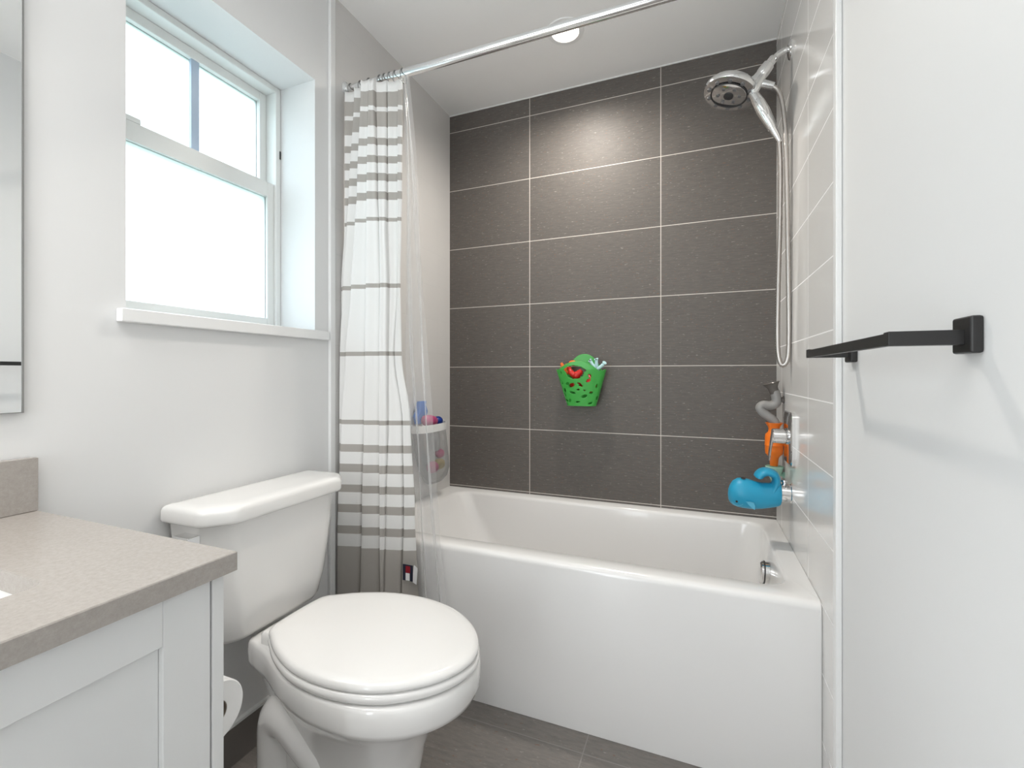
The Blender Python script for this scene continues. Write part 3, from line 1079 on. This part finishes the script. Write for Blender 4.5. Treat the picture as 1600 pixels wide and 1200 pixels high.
# valve
vl = thing('shower_valve', 'chrome shower valve with lever on the tiled wall', 'faucet', (WF, PY, 0.882))
bm = bmesh.new()
pl = rrect(0, 0, 0.068, 0.089, 0.022, 8, 4)
loft(bm, [[(WF, PY + a, 0.882 + b_) for a, b_ in pl], [(WF - 0.010, PY + a, 0.882 + b_) for a, b_ in pl],
          [(WF - 0.013, PY + a * 0.95, 0.882 + b_ * 0.96) for a, b_ in pl]])
build('plate', bm, 'chrome', vl, smooth=40)
bm = bmesh.new()
lathe(bm, [(0, 0.028), (0.006, 0.028), (0.008, 0.025), (0.044, 0.025), (0.047, 0.022)], (WF - 0.012, PY, 0.886), (-1, 0, 0), 36)
kb = build('knob', bm, 'chrome', vl, smooth=40)
bm = bmesh.new()
tube(bm, [(1.459, PY, 0.908), (1.456, PY, 0.880), (1.450, PY, 0.840), (1.446, PY, 0.802)], [0.014, 0.016, 0.013, 0.010], 16, True, 0.34, (0, 1, 0))
build('lever', bm, 'chrome', kb, smooth=50)

# spout and whale cover
sp = thing('tub_spout', 'chrome tub spout coming out of the tile under the valve', 'spout', (WF, PY, 0.693))
bm = bmesh.new()
lathe(bm, [(0, 0.034), (0.004, 0.034), (0.006, 0.031), (0.036, 0.0302)], (WF, PY, 0.693), (-1, 0, 0), 36)
build('body', bm, 'chrome', sp, smooth=40)
bm = bmesh.new()
lathe(bm, [(0, 0.006), (0.008, 0.006), (0.010, 0.010), (0.016, 0.010)], (1.492, PY, 0.721), (0, 0, 1), 16)
build('diverter_pin', bm, 'chrome', sp, smooth=40)

wh = thing('spout_cover', 'blue whale-shaped silicone cover on the tub spout', 'spout cover', (1.40, PY, 0.63))
prof = [(1.318, .672, .004), (1.3195, .673, .018), (1.324, .675, .030), (1.333, .679, .042), (1.348, .6815, .0500), (1.365, .6815, .0525),
        (1.385, .679, .0510), (1.405, .6765, .0475), (1.425, .677, .0445), (1.445, .680, .0430), (1.462, .6845, .0430),
        (1.474, .688, .0420), (1.480, .690, .0395), (1.482, .691, .034), (1.4815, .692, .0315), (1.470, .692, .0310)]
bm = bmesh.new()
rings = []
for x, z, rr in prof:
    rings.append([(x, PY + rr * 0.86 * math.cos(2 * PI * i / 40), z + rr * math.sin(2 * PI * i / 40)) for i in range(40)])
loft(bm, rings, True, False)
wb_ = build('body', bm, 'whale', wh, smooth=60)
bm = bmesh.new()
path = smooth_path([(1.456, PY, 0.696), (1.465, PY, 0.720), (1.468, PY, 0.738), (1.460, PY, 0.754), (1.443, PY, 0.761), (1.427, PY, 0.758),
                    (1.416, PY, 0.748), (1.413, PY, 0.739)], 5)
nn_ = len(path)
tube(bm, path, [0.036 - 0.004 * min(1, i / 6) + (0.008 * min(1, i / (nn_ * 0.7))) - (0.010 if i > nn_ - 3 else 0) for i in range(nn_)], 24, True, 0.36, (0, 1, 0))
build('tail', bm, 'whale', wh, smooth=60)
bm = bmesh.new()
lathe(bm, [(0, 0.004), (0.0015, 0.0035)], (1.3435, PY - 0.0365, 0.6575), (-0.25, -0.9, -0.2), 16)
build('eye', bm, 'dark', wh, smooth=40)
bm = bmesh.new()
lathe(bm, [(0, 0.0125), (0.001, 0.0125)], (1.366, PY - 0.006, 0.7335), (0.05, -0.05, 1), 20, True, True, 1.0, 0.6)
build('blowhole', bm, 'dark', wh, smooth=40)
bm = bmesh.new()
fx, fz = 1.372, 0.662
fin = [(fx, fz), (fx + .014, fz + .001), (fx + .024, fz - .002), (fx + .027, fz - .012), (fx + .026, fz - .025), (fx + .016, fz - .018), (fx + .007, fz - .009)]
loft(bm, [[(a, PY - 0.040 - (0.004 if z_ < .65 else 0.002), z_) for a, z_ in fin], [(a, PY - 0.048, z_) for a, z_ in fin]])
build('flipper', bm, 'whale_fin', wh, smooth=30)
bm = bmesh.new()
tube(bm, smooth_path([(1.328, PY - 0.029, 0.652), (1.340, PY - 0.0345, 0.644), (1.354, PY - 0.0365, 0.645), (1.362, PY - 0.0385, 0.650)], 4), 0.0009, 6)
build('mouth', bm, 'whale_fin', wh, smooth=60)

# ---- stacked pipe toys on the wall in the corner
TYY = 1.945
pt = thing('pipe_toy', 'grey bent pipe bath toy with funnel stuck in the tiled corner', 'bath toy', (1.48, TYY, 0.91))
bm = bmesh.new()
tube(bm, smooth_path([(1.483, TYY, 1.036), (1.489, TYY, 1.008), (1.486, TYY, 0.988), (1.468, TYY, 0.981), (1.447, TYY, 0.982), (1.436, TYY, 0.972),
                      (1.445, TYY, 0.955), (1.466, TYY, 0.938), (1.482, TYY, 0.921), (1.486, TYY, 0.905)], 6), 0.0165, 18)
build('bent_pipe', bm, 'grey_toy', pt, smooth=60)
bm = bmesh.new()
lathe(bm, [(0, 0.0155), (0.022, 0.017), (0.034, 0.024), (0.040, 0.030), (0.0405, 0.028), (0.030, 0.018), (0.010, 0.013)], (1.4835, TYY, 1.026), (-0.30, 0, 1), 28, True, True)
build('funnel', bm, 'grey_dark_toy', pt, smooth=50)
bm = bmesh.new()
lathe(bm, [(0, 0.013), (0.003, 0.014), (0.010, 0.006), (0.022, 0.005)], (WF, TYY, 1.003), (-1, 0, 0), 20)
build('suction_cup', bm, 'grey_dark_toy', pt, smooth=50)

og = thing('bath_cup', 'orange cup-shaped bath toy under the grey pipe', 'bath toy', (1.481, TYY, 0.75))
bm = bmesh.new()
lathe(bm, [(0.758, 0.013), (0.786, 0.0155), (0.794, 0.020), (0.803, 0.0285), (0.818, 0.0300), (0.8325, 0.0300), (0.8335, 0.0308), (0.8355, 0.0308), (0.8365, 0.0300),
           (0.862, 0.0300), (0.874, 0.0285), (0.884, 0.0195), (0.894, 0.0180), (0.904, 0.0205), (0.914, 0.0275), (0.917, 0.0295), (0.918, 0.0275), (0.905, 0.018), (0.88, 0.016)],
      (1.481, TYY, 0), (0, 0, 1), 36)
build('cup', bm, 'orange', og, smooth=40)
bm = bmesh.new()
lathe(bm, [(0, 0.013), (0.003, 0.014), (0.008, 0.006), (0.016, 0.005)], (WF, TYY, 0.845), (-1, 0, 0), 20)
build('suction_cup', bm, 'orange', og, smooth=50)

tl = thing('funnel_toy', 'pale teal cone bath toy below the orange cup', 'bath toy', (1.483, TYY, 0.69))
bm = bmesh.new()
lathe(bm, [(0.690, 0.010), (0.705, 0.012), (0.722, 0.020), (0.752, 0.0300), (0.756, 0.0305), (0.757, 0.0285), (0.725, 0.017)], (1.4825, TYY, 0), (0, 0, 1), 30)
build('cone', bm, 'teal', tl, smooth=50)
bm = bmesh.new()
lathe(bm, [(0, 0.011), (0.003, 0.012), (0.008, 0.005), (0.020, 0.005)], (WF, TYY, 0.726), (-1, 0, 0), 20)
build('suction_cup', bm, 'teal', tl, smooth=50)

# ================================================================== GREEN TOY BASKET on the dark tile
bk = thing('toy_basket', 'green cut-out plastic basket of toys stuck on the charcoal tile', 'basket', (0.725, 2.06, 0.95))
BX, BZ0 = 0.725, 0.953
NU, NV = 200, 80


def bk_pt(th, v):
    # th measured from the front (towards the room); side dips, handles rise
    s, c = math.sin(th), math.cos(th)
    dx = 0.117 * math.copysign(abs(s) ** 0.75, s)
    if c > 0:
        arch = 0.046 * max(0.0, 1 - abs((dx + 0.006) / 0.100) ** 2.2)
    else:
        arch = 0.082 * max(0.0, 1 - abs((dx - 0.004) / 0.088) ** 2.3)
    rim = 1.109 + 0.010 * abs(s) ** 8 + arch
    z = BZ0 + (rim - BZ0) * v
    q = min(z - BZ0, 0.165) / 0.17
    a = 0.066 + 0.050 * q
    b_ = 0.038 + 0.014 * q
    se = 0.75
    px = BX + a * math.copysign(abs(s) ** se, s)
    py = (D - 0.004 - b_) - b_ * math.copysign(abs(c) ** se, c)
    return Vector((px, py, z))


def P2(u, v):
    return (BX + (u - 906) * 0.00287, 1.1335 - (v - 572) * 0.00288)


opening = [P2(*p) for p in ((881.5, 577), (889, 572), (899, 571), (910, 573.5), (919, 579), (914.5, 582), (912, 588), (906, 591.5), (897, 592), (889, 589.5), (886, 583), (883, 579.5))]
leaves = [(887.5, 599.5, 3, 2.2, 0), (894, 602, 5, 3, .5), (908, 601, 4.5, 2, -.8), (921, 594.5, 4, 2.4, .6), (923, 587, 2.2, 4, .1), (895, 613.5, 5, 1.8, -.3),
          (913.5, 619, 5, 2.4, .4), (924, 613.5, 3, 1.8, .4), (922, 630, 3.2, 1.6, .3), (882, 610, 1.6, 4, .2), (881, 617, 1.5, 4, .5), (884, 626.5, 3, 2, -.2),
          (890, 626, 2.6, 2.2, .2), (876.5, 582, 1, 2.4, .2), (878, 598, 1, 3, .3), (914, 610, 1.5, 1.2, 0), (933, 603, 1.5, 3.5, -.3), (932, 622, 1.4, 3.2, -.3), (903, 628, 3.5, 1.4, .1),
          (904, 609, 2.5, 1.2, .4)]


def inside_poly(x, z, poly):
    r = False
    j = len(poly) - 1
    for i in range(len(poly)):
        xi, zi = poly[i]
        xj, zj = poly[j]
        if (zi > z) != (zj > z) and x < (xj - xi) * (z - zi) / (zj - zi) + xi:
            r = not r
        j = i
    return r


def is_hole(p, front):
    if not front:
        return False
    if inside_poly(p.x, p.z, opening):
        return True
    for (u, v, ra, rb, ro) in leaves:
        x, z = P2(u, v)
        dx, dz = (p.x - x) / 0.00287, (p.z - z) / 0.00288
        c, s = math.cos(ro), math.sin(ro)
        if ((dx * c + dz * s) / ra) ** 2 + ((-dx * s + dz * c) / rb) ** 2 < 1:
            return True
    return False


bm = bmesh.new()
g = [[bm.verts.new(bk_pt(2 * PI * i / NU, j / NV)) for i in range(NU)] for j in range(NV + 1)]
for j in range(NV):
    for i in range(NU):
        i2 = (i + 1) % NU
        vv = (g[j][i], g[j][i2], g[j + 1][i2], g[j + 1][i])
        cc = (vv[0].co + vv[1].co + vv[2].co + vv[3].co) / 4
        th = 2 * PI * (i + 0.5) / NU
        back_slot = False
        if math.cos(th) < -0.2:
            pc = [(x, z + 0.010) for x, z in opening]
            back_slot = inside_poly(cc.x, cc.z, pc)
        if is_hole(cc, math.cos(th) > 0.05) or back_slot:
            continue
        bm.faces.new(vv)
bm.faces.new(list(reversed(g[0])))
bm.normal_update()
for v in [v for v in bm.verts if not v.link_faces]:
    bm.verts.remove(v)
bsk = build('shell', bm, 'green', bk, smooth=50)
md = bsk.modifiers.new('thickness', 'SOLIDIFY')
md.thickness = 0.0028
md.offset = -1
for s in (-1, 1):
    bm = bmesh.new()
    lathe(bm, [(0, 0.014), (0.0025, 0.014), (0.004, 0.006)], (BX + s * 0.05, D, 1.085), (0, -1, 0), 18)
    build('suction_cup', bm, 'green', bk, smooth=50)

# toys in the basket
by = D - 0.056


def blob(bm, c, r_, sx=1, sy=1, sz=1, seg=20):
    rings = []
    for j in range(1, 12):
        a = PI * j / 12
        rings.append([(c[0] + r_ * sx * math.sin(a) * math.cos(2 * PI * i / seg), c[1] + r_ * sy * math.sin(a) * math.sin(2 * PI * i / seg),
                       c[2] - r_ * sz * math.cos(a)) for i in range(seg)])
    loft(bm, rings)


t1 = thing('crab_toy', 'bright red curved toy showing through the basket opening', 'bath toy', (0.70, by, 1.0))
bm = bmesh.new()
tube(bm, smooth_path([(0.672, by - 0.014, 1.128), (0.684, by - 0.020, 1.104), (0.704, by - 0.022, 1.092), (0.722, by - 0.020, 1.104), (0.730, by - 0.016, 1.114)], 6),
     [0.009] * 4 + [0.013] * 8 + [0.017] * 4 + [0.014] * 5 + [0.010] * 4, 18)
build('claw', bm, 'red', t1, smooth=60)
bm = bmesh.new()
blob(bm, (0.705, by + 0.004, 1.055), 0.036, 1, .7, .9)
build('body', bm, 'red', t1, smooth=60)

t2 = thing('starfish_toy', 'orange rubber toy poking out of the basket beside its handle', 'bath toy', (0.64, by, 1.1))
bm = bmesh.new()
for p0, p1 in (((0.648, by, 1.112), (0.633, by - 0.006, 1.150)), ((0.648, by, 1.112), (0.658, by + 0.004, 1.146)), ((0.648, by, 1.112), (0.628, by, 1.128)),
               ((0.648, by, 1.112), (0.664, by, 1.095)), ((0.648, by, 1.112), (0.640, by, 1.088))):
    a, b_ = Vector(p0), Vector(p1)
    tube(bm, [a, a.lerp(b_, 0.5), a.lerp(b_, 0.9), b_], [0.011, 0.0095, 0.0065, 0.003], 14)
build('body', bm, 'orange_toy', t2, smooth=60)
t3 = thing('fish_toy', 'small orange and yellow toy behind the front basket handle', 'bath toy', (0.68, by, 1.14))
bm = bmesh.new()
blob(bm, (0.680, by + 0.022, 1.148), 0.015, 1.3, .8, .9)
build('body', bm, 'orange_toy', t3, smooth=60)
bm = bmesh.new()
loft(bm, [[(0.697, by + 0.019, 1.158), (0.707, by + 0.019, 1.150), (0.696, by + 0.019, 1.146)], [(0.697, by + 0.023, 1.158), (0.707, by + 0.023, 1.150), (0.696, by + 0.023, 1.146)]])
build('fin', bm, 'yellow_toy', t3)

t4 = thing('octopus_toy', 'pale blue octopus toy with raised arms in the basket', 'bath toy', (0.80, by, 1.1))
bm = bmesh.new()
c0 = Vector((0.800, by - 0.018, 1.118))
for d in ((-0.040, -0.004, 0.040), (-0.012, -0.004, 0.044), (0.022, -0.002, 0.028)):
    tip = c0 + Vector(d) + Vector((0.012, 0, 0))
    tube(bm, smooth_path([c0, c0.lerp(tip, 0.55) + Vector((0, -0.002, -0.003)), tip], 5), [0.0085 - 0.0002 * i for i in range(11)], 14)
    lathe(bm, [(-0.003, 0.007), (0.001, 0.0098), (0.004, 0.0098), (0.0035, 0.004)], tip, (d[0], -0.02, d[2]), 16)
blob(bm, (0.797, by - 0.010, 1.106), 0.014, 1.2, .9, .9)
build('body', bm, 'pale_blue', t4, smooth=60)
for d in ((-0.012, -0.004, 0.044), (-0.040, -0.004, 0.040)):
    tip = c0 + Vector(d) + Vector((0.012, -0.010, 0.001))
    bm = bmesh.new()
    lathe(bm, [(0, 0.003), (0.001, 0.003)], tip, (0, -1, 0.2), 12)
    build('sucker', bm, 'dark', t4, smooth=40)

t5 = thing('block_toy', 'dark red toy deep inside the green basket', 'bath toy', (0.75, by, 1.0))
bm = bmesh.new()
blob(bm, (0.762, by - 0.005, 1.055), 0.033, 1.1, .8, 1.3)
build('body', bm, 'red', t5, smooth=60)

# ================================================================== MESH TOY BAG on the pale side tile
mb = thing('mesh_bag', 'grey mesh toy bag with white rim on the pale tile behind the liner', 'toy bag', (0.06, 1.89, 0.57))
BYC = 1.842


def d_ring(ax_, hy_, z, x0=0.0125, seg=40, dz=0.0, dy=0.0):
    out = []
    for i in range(seg):
        a = 2 * PI * i / seg
        c, s = math.cos(a), math.sin(a)
        x = x0 + ax_ * (0.5 + 0.5 * math.copysign(abs(c) ** 0.8, c))
        out.append((x, BYC + dy + hy_ * math.copysign(abs(s) ** 0.9, s), z + dz * s))
    return out


bm = bmesh.new()
ro, ri = d_ring(0.098, 0.122, 0), d_ring(0.094, 0.117, 0, 0.0145)
lv = lambda rg, z: [(x, y, z) for x, y, _ in rg]
loft(bm, [lv(ri, 0.834), lv(ro, 0.834), lv(ro, 0.868), lv(ri, 0.868), lv(ri, 0.834)], False, False)
bmesh.ops.remove_doubles(bm, verts=bm.verts[:], dist=1e-6)
build('rim', bm, 'trim', mb, smooth=40)
bm = bmesh.new()
loft(bm, [d_ring(0.094, 0.118, 0.836), d_ring(0.096, 0.117, 0.80, dy=0.006), d_ring(0.098, 0.114, 0.75, dy=0.016), d_ring(0.100, 0.110, 0.70, dy=0.028), d_ring(0.100, 0.100, 0.65, dy=0.042),
          d_ring(0.088, 0.080, 0.61, dy=0.054), d_ring(0.065, 0.052, 0.585, dy=0.060), d_ring(0.030, 0.022, 0.572, dy=0.062)], False, True)
build('netting', bm, 'netting', mb, smooth=60)
bm = bmesh.new()
tri = [(0, 0.016), (-0.013, -0.010), (0.013, -0.010)]
loft(bm, [[(x, 2.052 + a * s, 0.775 + b_ * s) for a, b_ in tri] for x, s in ((0.0105, 1.0), (0.016, 1.0), (0.016, 0.5), (0.0125, 0.5))], True, True)
build('hook', bm, 'trim', mb)

k1 = thing('scoop_toy', 'bright blue plastic toy standing up in the mesh bag', 'bath toy', (0.06, 1.83, 0.85))
bm = bmesh.new()
loft(bm, [[(x, y, z) for x, y in rrect(0.036, cy_, hx_, hy_, 0.006, 4, 3)] for z, cy_, hx_, hy_ in
          ((0.870, 1.800, 0.012, 0.030), (0.905, 1.800, 0.014, 0.040), (0.925, 1.812, 0.016, 0.034), (0.955, 1.808, 0.014, 0.024), (0.972, 1.816, 0.010, 0.028))])
build('body', bm, 'blue_toy', k1, smooth=40)
k2 = thing('shampoo_bottle', 'magenta bottle lying in the top of the mesh bag', 'bottle', (0.07, 1.84, 0.86))
bm = bmesh.new()
tube(bm, [(0.080, 1.765, 0.886), (0.080, 1.778, 0.888), (0.078, 1.82, 0.884), (0.074, 1.855, 0.878), (0.072, 1.868, 0.876)], [0.014, 0.024, 0.026, 0.023, 0.013], 22)
build('body', bm, 'pink_toy', k2, smooth=60)
k3 = thing('boat_toy', 'deep blue toy at the far end of the mesh bag', 'bath toy', (0.05, 1.98, 0.86))
bm = bmesh.new()
blob(bm, (0.060, 1.916, 0.872), 0.026, .9, 1.2, .9)
build('body', bm, 'navy_toy', k3, smooth=60)
k4 = thing('lotion_bottle', 'pale grey bottle upright inside the mesh bag', 'bottle', (0.08, 1.91, 0.7))
bm = bmesh.new()
tube(bm, [(0.070, 1.885, 0.735), (0.070, 1.885, 0.743), (0.068, 1.880, 0.79), (0.066, 1.882, 0.829)], [0.010, 0.019, 0.022, 0.020], 20)
build('body', bm, 'grey_bottle', k4, smooth=60)
for nm, lb, c, r2, mt in (('ball_toy', 'yellow rounded toy low in the mesh bag', (0.070, 1.915, 0.668), 0.026, 'yellow_toy'),
                          ('duck_toy', 'reddish toy in the middle of the mesh bag', (0.066, 1.925, 0.716), 0.022, 'pink_toy'),
                          ('cup_toy', 'pink toy at the bottom of the mesh bag', (0.064, 1.865, 0.660), 0.028, 'pink_toy')):
    bm = bmesh.new()
    blob(bm, c, r2, 1, 1.15, 1)
    tag(build(nm, bm, mt, smooth=60), lb, 'bath toy')

# ================================================================== RECESSED SHOWER LIGHT
rl = thing('recessed_light', 'round recessed ceiling light over the bathtub', 'ceiling light', (0.733, 1.765, CEIL))
bm = bmesh.new()
lathe(bm, [(0.0, 0.052), (0.0, 0.074), (0.004, 0.072), (0.006, 0.054), (0.003, 0.052), (0, 0.052)], (0.733, 1.765, CEIL), (0, 0, -1), 48, False, False)
bmesh.ops.remove_doubles(bm, verts=bm.verts[:], dist=1e-6)
build('trim_ring', bm, 'trim', rl, smooth=40)
bm = bmesh.new()
lathe(bm, [(0.0, 0.0525), (0.002, 0.0525)], (0.733, 1.765, CEIL), (0, 0, -1), 40)
build('lens', bm, 'lamp', rl)
d = bpy.data.lights.new('recessed_light_beam', 'SPOT')
d.energy = 50
d.color = (1.0, 0.94, 0.86)
d.spot_size = math.radians(165)
d.spot_blend = 1.0
d.shadow_soft_size = 0.05
o = bpy.data.objects.new('recessed_light_beam', d)
o.location = (0.733, 1.765, CEIL - 0.02)
C.objects.link(o)
